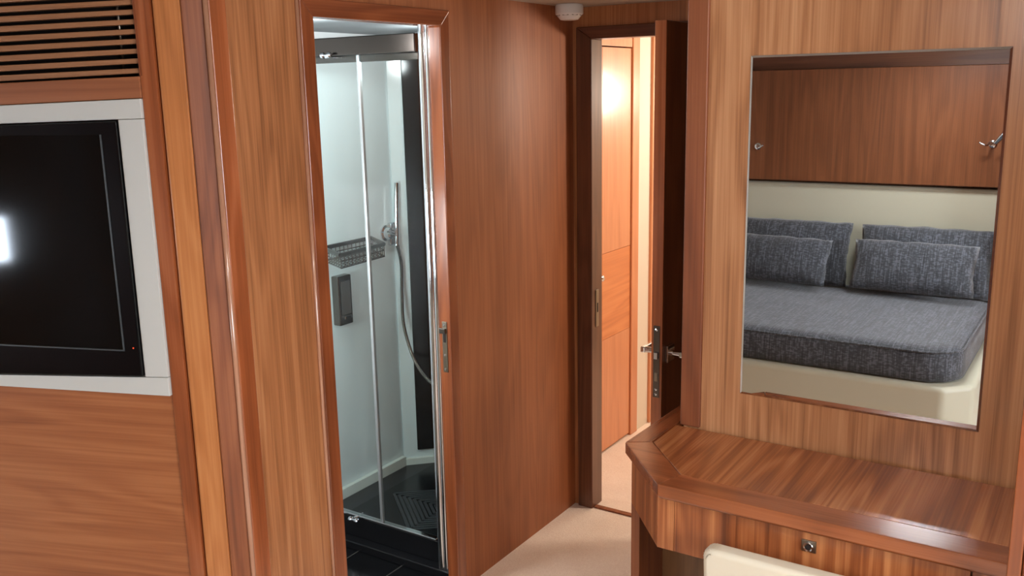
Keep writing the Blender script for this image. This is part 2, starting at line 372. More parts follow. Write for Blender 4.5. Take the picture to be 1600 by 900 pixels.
# mirror wall, solid locker behind it
bm = B(); box(bm, XM, 2.90, -.4, .822, 0, ZR); st(fin('wall_mirror', bm, W_MIRROR, origin=(XM, .4, 0)))
bm = B(); box(bm, XM-.007, XM+.05, .779, .829, ZC+.001, ZR, .004, 3); st(fin('trim_8', bm, W_BRN, smooth='auto'))
# far wall with door opening
DY0, DY1, DZ = 1.075, 1.588, 1.757
bm = B()
box(bm, XD, XD+.05, DY1+.02, YB+.05, 0, ZR); box(bm, XD, XD+.05, -1.55, DY0-.02, 0, ZR); box(bm, XD, XD+.05, DY0-.02, DY1+.02, DZ+.02, ZR)
st(fin('wall_far', bm, W_PIL))
dr = st(thing('door_1', (XD, (DY0+DY1)/2, 0)))
bm = B()
hexa(bm, [(XD-.014, DY1, 0), (XD-.014, DY1+.062, 0), (XD-.014, DY1+.062, DZ+.042), (XD-.014, DY1, DZ)], [(XD+.066, DY1, 0), (XD+.066, DY1+.062, 0), (XD+.066, DY1+.062, DZ+.042), (XD+.066, DY1, DZ)], .003, 2)
fin('casing_side', bm, W_SHADE, dr)
bm = B()
hexa(bm, [(XD-.014, DY1, DZ), (XD-.014, DY1+.062, DZ+.042), (XD-.014, DY0-.02, DZ+.042), (XD-.014, DY0-.02, DZ)], [(XD+.066, DY1, DZ), (XD+.066, DY1+.062, DZ+.042), (XD+.066, DY0-.02, DZ+.042), (XD+.066, DY0-.02, DZ)], .003, 2)
fin('casing_head', bm, W_SHADE_Y, dr)
bm = B(); box(bm, XD-.012, XD+.064, DY0-.04, DY0, 0, DZ-.002, .003); fin('casing_side', bm, W_SHADE, dr)
bm = B(); box(bm, XD+.012, XD+.034, DY1-.004, DY1+.001, .72, .86, .001); sp = fin('strike_plate', bm, M_BRASSY, dr)
bm = B(); box(bm, XD+.019, XD+.027, DY1-.0048, DY1-.003, .775, .81); fin('latch_hole', bm, M_RUBBER, sp)
bm = B(); box(bm, XD-.004, XD+.02, DY0, DY1-.001, 0, .006, .002); fin('threshold', bm, W_BRN, dr)

# bathroom door casing
dr = st(thing('door_2', ((OX0+OX1)/2, YB, 0)))
def casing(nm, q, y0, y1, mat, bev=.004): 
    b = B(); hexa(b, [(x, y0, z) for x, z in q], [(x, y1, z) for x, z in q], bev, 3); return fin(nm, b, mat, dr, smooth='auto')
casing('casing_side', [(OX0, 0), (OX0, OZ), (OX0-.044, OZ+.044), (OX0-.044, 0)], YB-.016, YB+.036, W_TRIM)
casing('casing_side', [(OX1, 0), (OX1, OZ), (OX1+.044, OZ+.044), (OX1+.044, 0)], YB-.008, YB+.036, W_TRIM)
casing('casing_head', [(OX0, OZ), (OX1, OZ), (OX1+.044, OZ+.044), (OX0-.044, OZ+.044)], YB-.014, YB+.036, W_TRIMX)
bm = B(); tube(bm, [(OX0-.047, YB-.009, 0), (OX0-.047, YB-.009, OZ+.05)], .005, 10); fin('bead', bm, W_BEAD, dr, smooth=True)
bm = B(); box(bm, OX1-.003, OX1+.001, YB+.004, YB+.022, .745, .905, .001); sp = fin('strike_plate', bm, M_BRASSY, dr)
bm = B(); box(bm, OX1-.0038, OX1-.002, YB+.008, YB+.018, .84, .868); fin('latch_hole', bm, M_RUBBER, sp)
bm = B(); box(bm, OX1-.010, OX1-.002, YB+.006, YB+.03, .868, .885, .002); fin('latch_lip', bm, M_STEEL, sp)
for z in (.755, .895, .80):
    bm = B(); lathe(bm, [(.0035, 0), (.0035, .0012), (.001, .0016)], (OX1-.003, YB+.013, z), (-1, 0, 0), 12); fin('screw', bm, M_CHROME, sp)

# corridor: veneered door, cream strip, end
dr = st(thing('door_3', (3.42, 1.81, 0)))
YC = 1.81
bm = B(); box(bm, 3.0, 3.466, YC, YC+.03, .012, 1.752, .001); fin('door_stile', bm, W_COR, dr)
bm = B(); box(bm, 3.4675, 3.735, YC, YC+.03, .90, 1.752, .001); fin('upper_panel', bm, W_COR, dr)
bm = B(); box(bm, 3.4675, 3.735, YC, YC+.03, .521, .8985, .001); fin('middle_panel', bm, W_CORX, dr)
bm = B(); box(bm, 3.4675, 3.735, YC, YC+.03, .012, .5195, .001); fin('lower_panel', bm, W_COR, dr)
bm = B(); lathe(bm, [(.009, 0), (.006, .006), (.006, .014), (.013, .018), (.013, .026), (.008, .03)], (3.425, YC, .805), (0, -1, 0), 20); fin('door_knob', bm, M_CHROME, dr, smooth='auto')
bm = B(); box(bm, 3.025, 4.7, YC+.032, YC+.06, 0, ZR); st(fin('wall_corridor', bm, M_RUBBER))
bm = B(); box(bm, 3.738, 3.805, YC-.008, YC+.032, 0, ZR, .003); box(bm, 3.025, 3.737, YC-.004, YC+.032, 1.757, ZR, .002)
st(fin('trim_9', bm, W_COR))
bm = B(); box(bm, 3.8055, 3.93, YC-.002, YC+.032, 0, ZR, .002); st(fin('wall_strip', bm, M_WALLC))
bm = B(); box(bm, 3.9305, 4.02, YC-.014, YC+.032, 0, ZR, .003); box(bm, 4.022, 4.7, YC-.006, YC+.032, 0, ZR, .003); st(fin('trim_10', bm, W_COR))
bm = B(); box(bm, 4.7, 4.76, -1.55, YC+.06, 0, ZR); st(fin('wall_corridor_end', bm, M_WALLC))
for i, (x, y) in enumerate(((3.50, .50), (4.35, 1.30))):
    lp = thing('ceiling_lamp', (x, y, ZR-.03), 'small round lit lamp on the passage ceiling, %s the far doorway' % ('just beyond' if i == 0 else 'well past'), 'lamp', 'passage ceiling lamps')
    bm = B(); lathe(bm, [(.05, 0), (.055, .006), (.055, .03)], (x, y, ZR-.03)); fin('lamp_rim', bm, M_CHROME, lp, smooth='auto')
    bm = B(); lathe(bm, [(.01, -.004), (.03, -.003), (.046, .002)], (x, y, ZR-.03)); fin('lamp_glass', bm, M_LAMP, lp, smooth='auto')

# open passage door
YL0, YL1, XL0, XL1, ZL = 1.083, 1.117, 2.452, 2.962, 1.770
dr = st(thing('door_4', ((XL0+XL1)/2, 1.10, 0)))
bm = B(); box(bm, XL0+.0042, XL1, YL0, YL1, .012, ZL, .002); fin('door_leaf', bm, W_SHADE, dr)  # leaf face coloured dark for the shade it stands in
bm = B(); box(bm, XL0, XL0+.004, YL0, YL1, .012, ZL, .001); fin('edge_lipping', bm, W_ORG, dr)
bm = B(); box(bm, XL0-.002, XL0+.001, YL0+.007, YL1-.007, .685, .905, .0008); lk = fin('lock_plate', bm, M_STEEL, dr)
bm = B(); box(bm, XL0-.009, XL0, YL0+.011, YL1-.011, .805, .825, .001); fin('latch_bolt', bm, M_CHROME, lk)
bm = B(); box(bm, XL0-.004, XL0, YL0+.012, YL1-.012, .735, .762, .001); fin('dead_bolt', bm, M_BRASSY, lk)
for z in (.695, .71, .893):
    bm = B(); lathe(bm, [(.004, 0), (.004, .001), (.001, .0018)], (XL0-.002, 1.10, z), (-1, 0, 0), 12); fin('screw', bm, M_CHROME, lk)
for sgn, y in ((-1, YL0), (1, YL1)):
    bm = B(); y2 = y+sgn*.010
    box(bm, XL0+.02, XL0+.07, min(y, y2), max(y, y2), .79, .84, .002); hd = fin('door_handle', bm, M_CHROME, dr)
    bm = B(); tube(bm, [(XL0+.045, y2, .815), (XL0+.045, y+sgn*.05, .815)], .009, 14); fin('handle_neck', bm, M_CHROME, hd, smooth='auto')
    bm = B(); ya, yb_ = sorted((y+sgn*.038, y+sgn*.052)); box(bm, XL0+.034, XL0+.16, ya, yb_, .806, .824, .003); fin('lever', bm, M_CHROME, hd)

# ------------------------------------------------------------ bathroom
XS = 2.281
bm = B(); box(bm, 1.45, 2.81, 2.39, 2.44, 0, 1.80)
st(fin('wall_shower', bm, M_SHWALL))
bm = B(); prism(bm, [(2.80, 2.385), (2.835, 2.42), (2.985, 2.27), (2.95, 2.235)], 0, 1.80)
st(fin('wall_shower_corner', bm, M_SHWALL))
bm = B(); box(bm, 2.951, 2.97, 1.73, 2.234, 0, 1.80); st(fin('wall_shower_side', bm, M_SHWALL))
bm = B(); box(bm, 1.40, 1.45, YB+.055, 2.5, 0, 1.80); st(fin('wall_bathroom_end', bm, M_WALLC))
wn = st(thing('fill_light_frame', (1.46, 2.02, .80)))  # added frame on a solid wall, dressing for the bathroom fill light
bm = B()
for a in ((1.85, 1.87, .80, 1.20), (2.17, 2.19, .80, 1.20), (1.87, 2.17, .80, .82), (1.87, 2.17, 1.18, 1.20)): box(bm, 1.451, 1.468, a[0], a[1], a[2], a[3], .002)
fin('window_frame', bm, M_STEEL, wn)
bm = B(); box(bm, 1.451, 1.456, 1.87, 2.17, .82, 1.18); fin('window_pane', bm, M_SHWALL, wn)  # opaque plate inside the added frame, no opening behind
tr = thing('shower_tray', (2.55, 2.05, 0), 'black shower tray with tread ridges behind the raised sill', 'shower tray')
bm = B(); prism(bm, [(XS+.03, 1.735), (2.94, 1.735), (2.94, 2.225), (2.795, 2.37), (XS+.03, 2.37)], 0, .074, .003)
fin('tray_floor', bm, M_TRAY, tr)
bm = B(); box(bm, XS-.004, XS+.029, 1.735, 2.385, 0, .108, .004); box(bm, XS-.045, XS-.0045, 1.735, 2.385, 0, .030, .003); fin('sill', bm, M_TRAY, tr)
bm = B()
for k in range(10):      # nested tread ridges round the drain
    d = .018+k*.025; c = Vector((2.55, 1.99, .0735))
    pts = [c+Vector((-d*.85, 0, 0)), c+Vector((0, -d, 0)), c+Vector((d*.85, 0, 0)), c+Vector((0, d, 0))]
    for p, q in zip(pts, pts[1:]+pts[:1]):
        n = (q-p).normalized(); sd = Vector((-n.y, n.x, 0))*.005
        hexa(bm, [p-sd, q-sd, q+sd, p+sd], [p-sd+Vector((0, 0, .004)), q-sd+Vector((0, 0, .004)), q+sd+Vector((0, 0, .004)), p+sd+Vector((0, 0, .004))])
fin('tread_ridges', bm, M_GROOVE, tr)
bm = B(); box(bm, XS+.03, 2.795, 2.371, 2.3895, .0, .112, .002)
prism(bm, [(2.793, 2.372), (2.80, 2.388), (2.95, 2.238), (2.941, 2.226)], 0, .100, .001)
fin('splash_skirting', bm, M_SHTRIM, tr)
en = thing('shower_enclosure', (XS, 2.05, .108), 'glass shower screen with chrome corner post, seen through the left doorway', 'shower screen')
bm = B(); tube(bm, [(2.259, 1.777, .031), (2.259, 1.777, 1.797)], .0155, 24); tube(bm, [(2.256, 1.757, .031), (2.256, 1.757, 1.797)], .010, 16); fin('corner_post', bm, M_CHROME, en, smooth='auto')
bm = B(); box(bm, XS-.016, XS+.016, 1.815, 2.388, 1.708, 1.764, .003); fin('top_rail', bm, M_RAIL, en)
bm = B(); box(bm, XS+.002, XS+.028, 1.817, 2.386, 1.686, 1.7075, .002); fin('runner', bm, M_RAIL, en)
bm = B(); box(bm, XS-.010, XS+.012, 1.815, 2.384, .1085, .1163, .002); fin('bottom_rail', bm, M_CHROME, en)
bm = B(); box(bm, XS-.004, XS+.003, 1.817, 2.049, .1165, 1.7075); fin('fixed_glass', bm, M_GLASS, en)
bm = B(); box(bm, XS-.004, XS+.003, 2.061, 2.383, .1165, 1.7075); fin('door_glass', bm, M_GLASS, en)
bm = B(); box(bm, XS-.007, XS+.006, 2.0495, 2.0605, .1165, 1.7075, .002); fin('glass_edge_profile', bm, M_SATIN, en)
for z, zz in ((1.706, 1), (.112, -1)):
    bm = B(); tube(bm, [(XS-.006, 2.167, z), (XS-.030, 2.167, z)], .006, 14); lathe(bm, [(.004, -.022), (.009, -.018), (.009, -.010), (.004, -.006), (.004, .006), (.009, .010), (.009, .018), (.004, .022)], (XS-.030, 2.167, z+.004*zz), (0, 1, 0), 16)
    fin('pivot', bm, M_CHROME, en, smooth='auto')
# black glossy corner panel
dg = Vector((1, -1, 0)).normalized(); nn = Vector((-1, -1, 0)).normalized()
def dia(a, z, o): return Vector((2.80, 2.385, 0))+dg*a+nn*o+Vector((0, 0, z))
bm = B(); hexa(bm, [dia(.055, .135, .001), dia(.20, .135, .001), dia(.20, 1.795, .001), dia(.055, 1.795, .001)], [dia(.055, .135, .012), dia(.20, .135, .012), dia(.20, 1.795, .012), dia(.055, 1.795, .012)], .002)
tag(fin('gloss_board', bm, M_BGLOSS), 'tall glossy black panel across the corner of the shower', 'wall panel')
bm = B(); box(bm, 2.941, 2.949, 1.74, 2.22, .14, 1.795, .001)
tag(fin('gloss_board', bm, M_BGLOSS), 'glossy black panel on the far shower wall behind the chrome post', 'wall panel')
# shower set
ss = thing('shower_set', (2.785, 2.37, 1.0), 'chrome shower riser with round mixer and hanging hose on white wall', 'shower')
bm = B(); tube(bm, [(2.785, 2.362, 1.0), (2.80, 2.362, 1.245)], .0085, 14); fin('riser', bm, M_CHROME, ss, smooth='auto')
bm = B(); box(bm, 2.765, 2.815, 2.375, 2.3895, 1.0, 1.09, .004); box(bm, 2.778, 2.796, 2.36, 2.376, 1.035, 1.06, .002); fin('bracket', bm, M_CHROME, ss)
bm = B(); lathe(bm, [(.032, 0), (.032, .006), (.024, .010), (.022, .03), (.016, .036)], (2.755, 2.3895, 1.052), (0, -1, 0), 28); mx = fin('mixer', bm, M_CHROME, ss, smooth='auto')
bm = B(); tube(bm, [(2.75, 2.345, 1.054), (2.695, 2.335, 1.07)], [.007, .005], 12); fin('mixer_lever', bm, M_CHROME, mx, smooth='auto')
bm = B(); tube(bm, spline([(2.786, 2.358, 1.0), (2.80, 2.355, .92), (2.79, 2.35, .80), (2.77, 2.33, .68), (2.74, 2.26, .56), (2.72, 2.17, .49), (2.73, 2.08, .47), (2.76, 1.98, .50)], 10), .0065, 10); fin('hose', bm, M_STEEL, ss, smooth='auto')
# wire basket on the white wall
bk = thing('shower_basket', (2.50, 2.30, .99), 'chrome wire shower basket on the white shower wall', 'basket')
Aq, Bq, Cq, Dq = Vector((2.405, 2.386, 1.045)), Vector((2.325, 2.225, 1.045)), Vector((2.575, 2.245, 1.045)), Vector((2.665, 2.386, 1.045))
bm = B()
for p, q in ((Aq, Bq), (Bq, Cq), (Aq, Dq), (Cq, Dq)): tube(bm, [p, q], .008, 10)
fin('rim', bm, M_RAIL, bk, smooth='auto')
dz = Vector((0, 0, -.045))
bm = B(); ins = .012
for p, q in ((Aq, Bq), (Bq, Cq), (Aq, Dq), (Cq, Dq)): tube(bm, [p+dz, q+dz], .003, 8); tube(bm, [p+dz*.5, q+dz*.5], .0022, 6)
for k in range(13):
    t = k/12; a = Aq.lerp(Dq, t); b = Bq.lerp(Cq, t); tube(bm, [a, a+dz, b+dz, b], .0018, 6)
for k in range(1, 8):
    t = k/8; a = Aq.lerp(Bq, t); b = Dq.lerp(Cq, t); tube(bm, [a, a+dz, b+dz, b], .0018, 6)
fin('wires', bm, M_STEEL, bk)
# dispenser
dp = thing('soap_dispenser', (2.47, 2.375, .75), 'narrow dark chrome dispenser box on the white wall below the basket', 'dispenser')
bm = B(); box(bm, 2.440, 2.510, 2.355, 2.3895, .750, .935, .004); fin('dispenser_body', bm, M_STEEL, dp)
bm = B(); box(bm, 2.452, 2.500, 2.352, 2.3555, .790, .915, .002); fin('window_plate', bm, plain('smoked_plate', srgb(84, 80, 78), .3), dp)
bm = B(); box(bm, 2.458, 2.494, 2.345, 2.3545, .772, .785, .003); fin('push_button', bm, M_CHROME, dp)

# ------------------------------------------------------------ television wall
def q4(pts): return [tvpix(u, v) for u, v in pts]
bs, bz = tvpix(254, 617); ts_, tz = tvpix(224, 154)
SE = sL
# white surround: outer and inner outlines on the bulkhead
def edge(u0, v0, u1, v1, s):     # height of a measured line at distance s
    a = tvpix(u0, v0); b = tvpix(u1, v1); t = (s-a[0])/(b[0]-a[0]); return a[1]+(b[1]-a[1])*t
sR = sE+.001; sI = (tvpix(190, 187)[0]+tvpix(229, 586)[0])/2
def otop(s): return edge(0, 165, 224, 154, s)
def obot(s): return edge(0, 601, 266, 617, s)
def itop(s): return edge(0, 194, 190, 187, s)
def ibot(s): return edge(0, 583, 229, 587, s)
bm = B(); tvquad(bm, [(sR, 0), (1.45, 0), (1.45, obot(1.45)-.0015), (sR, obot(sR)-.0015)], -.05, -.004, .001); tvbox(bm, SE+.001, 1.45, obot(SE)+.002, ZR, -.05, -.004, .001)
st(fin('trim_7', bm, W_TVP))
su = thing('television_surround', tv(.5, obot(.5)), 'off-white frame boards around the television', 'surround')
bm = B(); tvquad(bm, [(sR, otop(sR)), (SE, otop(SE)), (SE, itop(SE)+.001), (sR, itop(sR)+.001)], -.05, .010, .0015); fin('frame_board', bm, M_WHITE, su)
bm = B(); tvquad(bm, [(sR, obot(sR)), (SE, obot(SE)), (SE, ibot(SE)-.001), (sR, ibot(sR)-.001)], -.05, .010, .0015); fin('frame_board', bm, M_WHITE, su)
bm = B(); tvquad(bm, [(sR, itop(sR)), (sI, itop(sI)), (sI, ibot(sI)), (sR, ibot(sR))], -.05, .009, .001); fin('frame_board', bm, M_WHITE, su)
bm = B(); tvquad(bm, [(SE-.05, itop(SE)), (SE, itop(SE)), (SE, ibot(SE)), (SE-.05, ibot(SE))], -.05, .009, .001); fin('frame_board', bm, M_WHITE, su)
sJ = SE-.052; e = .002
tt = thing('television', tv((sI+sJ)/2, ibot(.5)), 'black flat television set into the white frame on the left', 'television')
bm = B(); tvquad(bm, [(sI+e, itop(sI)-e), (sJ, itop(sJ)-e), (sJ, ibot(sJ)+e), (sI+e, ibot(sI)+e)], -.04, .016, .004); fin('bezel', bm, M_BLACK, tt, smooth='auto')
a = tvpix(176, 270); c_ = tvpix(193, 543); sS = (a[0]+c_[0])/2; zS0 = .965
zt0 = itop(sS)-.030; zb0 = edge(0, 536, 193, 543, sS)
bm = B(); tvbox(bm, sS, sJ-.05, zb0, zt0, .0152, .0175, .0005); fin('screen', bm, M_SCREEN, tt)
bm = B(); tvbox(bm, sS-.004, sS-.0005, zb0-.003, zt0, .0155, .0178); tvbox(bm, sS-.004, sJ-.05, zb0-.0035, zb0-.0005, .0155, .0178); fin('screen_edge', bm, M_LINE, tt)
l = tvpix(215, 541); bm = B(); lathe(bm, [(.0016, 0), (.0016, .0008)], tv(l[0], l[1], .016), TN, 10); fin('standby_light', bm, M_LED, tt)
# louvred vent
vt = thing('air_vent', tv(.5, otop(.5)+.05), 'wooden louvred vent above the television', 'vent')
vI = (tvpix(214, 10)[0]+tvpix(221, 115)[0])/2
def vb(s): return edge(0, 130, 221, 119, s)
bm = B(); tvquad(bm, [(sR, otop(sR)+.001), (SE, otop(SE)+.001), (SE, vb(SE)), (sR, vb(sR))], -.05, .004, .002); fin('bottom_rail', bm, W_TVT, vt)
bm = B(); tvquad(bm, [(sR, vb(sR)+.0005), (vI, vb(vI)+.0005), (vI, ZR-.002), (sR, ZR-.002)], -.05, .003, .001); fin('side_stile', bm, W_TRIM, vt)
bm = B(); tvbox(bm, vI, SE, vb(vI)-.02, ZR-.001, -.0515, -.045); fin('backing', bm, M_DARKV, vt)
for k in range(11):
    vr = 110-15.4*k; vl = vr+12.2
    A0 = tvpix(220-k*.9, vr-3.9); A1 = tvpix(0, vl-4.6); B0 = tvpix(220-k*.9, vr+3.9); B1 = tvpix(0, vl+4.6)
    def ex(p, q, s): t = (s-p[0])/(q[0]-p[0]); return p[1]+(q[1]-p[1])*t
    zt_, zb_ = ex(A0, A1, vI), ex(B0, B1, vI); zt2, zb2 = ex(A0, A1, SE), ex(B0, B1, SE)
    if max(zt_, zt2) > ZR+.02: break
    bm = B(); hexa(bm, [tv(vI+.001, min(zb_, ZR-.003), -.028), tv(SE, min(zb2, ZR-.003), -.028), tv(SE, min(zt2, ZR-.002), -.028), tv(vI+.001, min(zt_, ZR-.002), -.028)],
                   [tv(vI+.001, min(zb_, ZR-.003), -.004), tv(SE, min(zb2, ZR-.003), -.004), tv(SE, min(zt2, ZR-.002), -.004), tv(vI+.001, min(zt_, ZR-.002), -.004)], .0015)
    fin('slat', bm, W_SLAT, vt)
for u in (189,):
    s0 = tvpix(u, 60, -.034)[0]
    bm = B(); tube(bm, [tv(s0, vb(s0), -.033), tv(s0, ZR-.002, -.033)], .003, 8); fin('rod', bm, M_BRASSY, vt, smooth=True)

# ------------------------------------------------------------ mirror
wm = thing('wall_mirror_glass', (XM, .435, .90), 'tall bevelled mirror on the walnut wall above the dresser', 'mirror')
MY0, MY1, MZ0, MZ1 = .190, .685, .901, 1.653
def loop(i, x): return [(x, MY0+i, MZ0+i), (x, MY1-i, MZ0+i), (x, MY1-i, MZ1-i), (x, MY0+i, MZ1-i)]
bm = B(); hexa(bm, loop(.0045, XM-.001), loop(.0045, XM-.0035)); fin('mirror_glass', bm, M_MIRROR, wm)
bm = B(); r0 = [bm.verts.new(p) for p in loop(0, XM-.0005)]; r1 = [bm.verts.new(p) for p in loop(0, XM-.0022)]; r2 = [bm.verts.new(p) for p in loop(.0044, XM-.0036)]; r3 = [bm.verts.new(p) for p in loop(.0044, XM-.0005)]
for A_, B_ in ((r0, r1), (r1, r2), (r2, r3), (r3, r0)):
    for k in range(4): bm.faces.new((A_[k], A_[(k+1) % 4], B_[(k+1) % 4], B_[k]))
fin('bevelled_edge', bm, M_CHROME, wm)

# ------------------------------------------------------------ dresser
ds = thing('dresser', (1.80, .45, 0), 'built-in walnut dresser with cut corner under the mirror', 'dresser')
P_out = [(1.649, .095), (1.649, .734), (1.824, .893), (2.16, .885), (2.16, .832), (XM-.009, .832), (XM-.009, .095)]
P_in = [(1.719, .095), (1.719, .712), (1.858, .838), (XM-.009, .838-.004), (XM-.009, .095)]
bm = B(); prism(bm, [(1.652, .096), (1.652, .733), (1.826, .890), (2.155, .882), (2.155, .834), (XM-.009, .834), (XM-.009, .096)], ZC-.034, ZC-.0045, .008, 3); fin('worktop_core', bm, W_TRIMY, ds, smooth='auto')
bm = B(); prism(bm, [(1.649, .095), (1.649, .734), (1.7178, .7125), (1.7178, .095)], ZC-.027, ZC, .0022, 2); fin('edge_band', bm, W_TRIMY, ds, smooth='auto')
bm = B(); prism(bm, [(1.649, .7343), (1.824, .893), (1.857, .8395), (1.7178, .7130)], ZC-.027, ZC, .0022, 2); fin('edge_band', bm, W_TRIMY, ds, smooth='auto')
bm = B(); prism(bm, [(1.8243, .893), (2.16, .885), (2.16, .8395), (1.8573, .8395)], ZC-.027, ZC, .0022, 2); fin('edge_band', bm, W_TRIMX, ds, smooth='auto')
bm = B(); prism(bm, [(1.7195, .095), (1.7195, .7125), (1.858, .8378), (XM-.009, .8378), (XM-.009, .095)], ZC-.01, ZC-.0006, .0006, 1); fin('veneer_top', bm, W_TOP, ds)
XF = 1.672
ZA = .645
def drawer(y0, y1, nm='drawer'):
    b = B(); box(b, XF, XF+.02, y0, y1, ZA, ZC-.036, .0015); d = fin(nm, b, W_DRAW, ds); return d
dw = drawer(.152, .706)
def knob(d, y, z):
    b = B(); box(b, XF-.003, XF+.001, y-.014, y+.014, z-.012, z+.012, .001); k = fin('latch_plate', b, M_BRASSY, d)
    b = B(); lathe(b, [(.0095, 0), (.0095, .004), (.0085, .005), (.006, .004), (.0055, .0015)], (XF-.003, y, z), (-1, 0, 0), 24); fin('push_knob', b, M_CHROME, k, smooth='auto')
    b = B(); lathe(b, [(.005, .0), (.005, .003)], (XF-.003, y, z), (-1, 0, 0), 16); fin('knob_hole', b, M_RUBBER, k)
knob(dw, .430, .7315)
dw2 = drawer(.0945, .1495, 'end_stile')
bm = B(); prism(bm, [(XF, .7065), (XF, .743), (1.838, .8830), (1.858, .8830), (1.858, .868), (1.692, .7305), (1.692, .7065)], ZA, ZC-.036, .001); fin('cut_corner_apron', bm, W_DRAW, ds)
bm = B(); box(bm, 1.8385, 2.15, .862, .8835, 0, ZC-.036, .001); fin('end_panel', bm, W_BRN, ds)
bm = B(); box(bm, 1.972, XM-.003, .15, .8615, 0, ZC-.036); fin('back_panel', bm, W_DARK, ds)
bm = B(); box(bm, 1.694, 1.96, .0945, .1495, 0, ZC-.036, .001); fin('pedestal', bm, W_DRAW, ds)
# panel closing the dresser on the right
bm = B(); box(bm, 1.575, XM-.008, .072, .0925, 0, ZR-.002, .003); st(fin('trim_11', bm, W_TRIM, smooth='auto'))
bm = B(); box(bm, 1.585, XM-.008, -.4, .0715, 0, ZR-.002, .003); st(fin('wall_locker', bm, W_TRIM))

# chair with cream back
ch = thing('desk_chair', (1.62, .34, 0), 'cream upholstered chair pushed in at the dresser', 'chair')
CZ = .716
def rslab(bm, y0, y1, z0, z1, x0, x1, r, bev, lean=0):
    pts = []
    for cy, cz, a0 in ((y1-r, z1-r, 0), (y0+r, z1-r, 90), (y0+r, z0+r, 180), (y1-r, z0+r, 270)):
        for k in range(7):
            a = math.radians(a0+k*15); pts.append((cy+r*math.cos(a), cz+r*math.sin(a)))
    hexa(bm, [(x0+lean*(z-z1), y, z) for y, z in pts], [(x1+lean*(z-z1), y, z) for y, z in pts], bev, 4)
bm = B(); rslab(bm, .155, .612, .46, CZ, 1.587, 1.630, .022, .012, -.10); fin('backrest', bm, M_CREAM, ch, smooth='auto')
bm = B(); box(bm, 1.69, 2.03, .175, .595, .41, .465, .018, 4); bmesh.ops.translate(bm, verts=bm.verts, vec=(-.09, 0, 0)); fin('seat', bm, M_CREAM, ch, smooth='auto')
for x in (1.60, 1.88):
    for y in (.195, .575):
        bm = B(); hexa(bm, [(x-.012, y-.012, 0), (x+.012, y-.012, 0), (x+.012, y+.012, 0), (x-.012, y+.012, 0)], [(x-.018, y-.018, .412), (x+.018, y-.018, .412), (x+.018, y+.018, .412), (x-.018, y+.018, .412)], .002)
        fin('leg', bm, W_BRN, ch)

# ------------------------------------------------------------ smoke detector
sd = thing('smoke_detector', (2.835, 1.605, ZR-.05), 'white round smoke detector on the ceiling in the corner', 'smoke detector')
cx, cy = 2.835, 1.605
bm = B(); lathe(bm, [(.044, 0), (.047, .003), (.047, .028), (.044, .034)], (cx, cy, ZR-.0345), (0, 0, 1), 40); fin('base', bm, M_PLASTIC, sd, smooth='auto')
bm = B(); lathe(bm, [(.022, -.017), (.030, -.0155), (.041, -.003), (.042, 0)], (cx, cy, ZR-.0345), (0, 0, 1), 40); hdm = fin('sensor_head', bm, M_PLASTIC, sd, smooth='auto')
bm = B()
for k in range(8):
    a = 2*math.pi*k/8+.2; p = []
    for da in (-.26, .26):
        p.append((cx+math.cos(a+da)*.0425, cy+math.sin(a+da)*.0425))
    q = [(cx+math.cos(a+da)*.040, cy+math.sin(a+da)*.040) for da in (.26, -.26)]
    prism(bm, p+q, ZR-.0375, ZR-.0352)
fin('slots', bm, M_VENT, hdm)

# ------------------------------------------------------------ berth reflected in the mirror
bd = thing('berth', (-.45, 1.2, 0), 'cream berth platform under the charcoal mattress', 'bed')
bm = B()
prism(bm, [(XH+.002, .40), (.06, .40), (.165, .50), (.165, 2.10), (XH+.002, 2.10)], .0, .415, .022, 5)
fin('platform', bm, M_HEAD, bd, smooth='auto')
def rrect(x0, x1, y0, y1, r, n=8):
    out = []
    for cx_, cy_, a0, rr in ((x1-r[0], y0+r[0], 270, r[0]), (x1-r[1], y1-r[1], 0, r[1]), (x0+r[2], y1-r[2], 90, r[2]), (x0+r[3], y0+r[3], 180, r[3])):
        for k in range(n+1):
            a = math.radians(a0+90*k/n); out.append((cx_+rr*math.cos(a), cy_+rr*math.sin(a)))
    return out
mt = thing('mattress', (-.45, 1.2, .415), 'charcoal slub fabric mattress with piped rounded corner', 'mattress')
bm = B(); x0, x1, y0, y1 = XH+.09, .13, .448, 2.06
prof = [(.020, .417), (.004, .425), (.0, .46), (.003, .515), (.012, .538), (.03, .551), (.07, .556)]
rings = []
for ins, z in prof:
    rings.append([bm.verts.new((x, y, z)) for x, y in rrect(x0+ins, x1-ins, y0+ins, y1-ins, (max(.15-ins, .01), max(.1-ins, .01), .06, .06))])
for A_, B_ in zip(rings, rings[1:]):
    n = len(A_)
    for k in range(n): bm.faces.new((A_[k], A_[(k+1) % n], B_[(k+1) % n], B_[k]))
bm.faces.new(rings[0][::-1])
ins = .07; GX, GY = 40, 48
top = rings[-1]; cxm, cym = (x0+x1)/2, (y0+y1)/2
prev = top
for j in range(1, 14):
    t = 1-j/14
    ring = []
    for v in top:
        x = cxm+(v.co.x-cxm)*t; y = cym+(v.co.y-cym)*t
        z = .556+.006*(1-t)+.006*noise.noise(Vector((x*5, y*5, 0)))
        ring.append(bm.verts.new((x, y, z)))
    for k in range(len(ring)): bm.faces.new((prev[k], prev[(k+1) % len(ring)], ring[(k+1) % len(ring)], ring[k]))
    prev = ring
bm.faces.new(prev)
fin('mattress_body', bm, M_FABRIC, mt, smooth=True)
bm = B(); tube(bm, [(x, y, .541) for x, y in rrect(x0+.010, x1-.010, y0+.010, y1-.010, (.14, .09, .06, .06))], .0045, 8, closed=True); fin('piping', bm, M_FABRIC, mt, smooth=True)
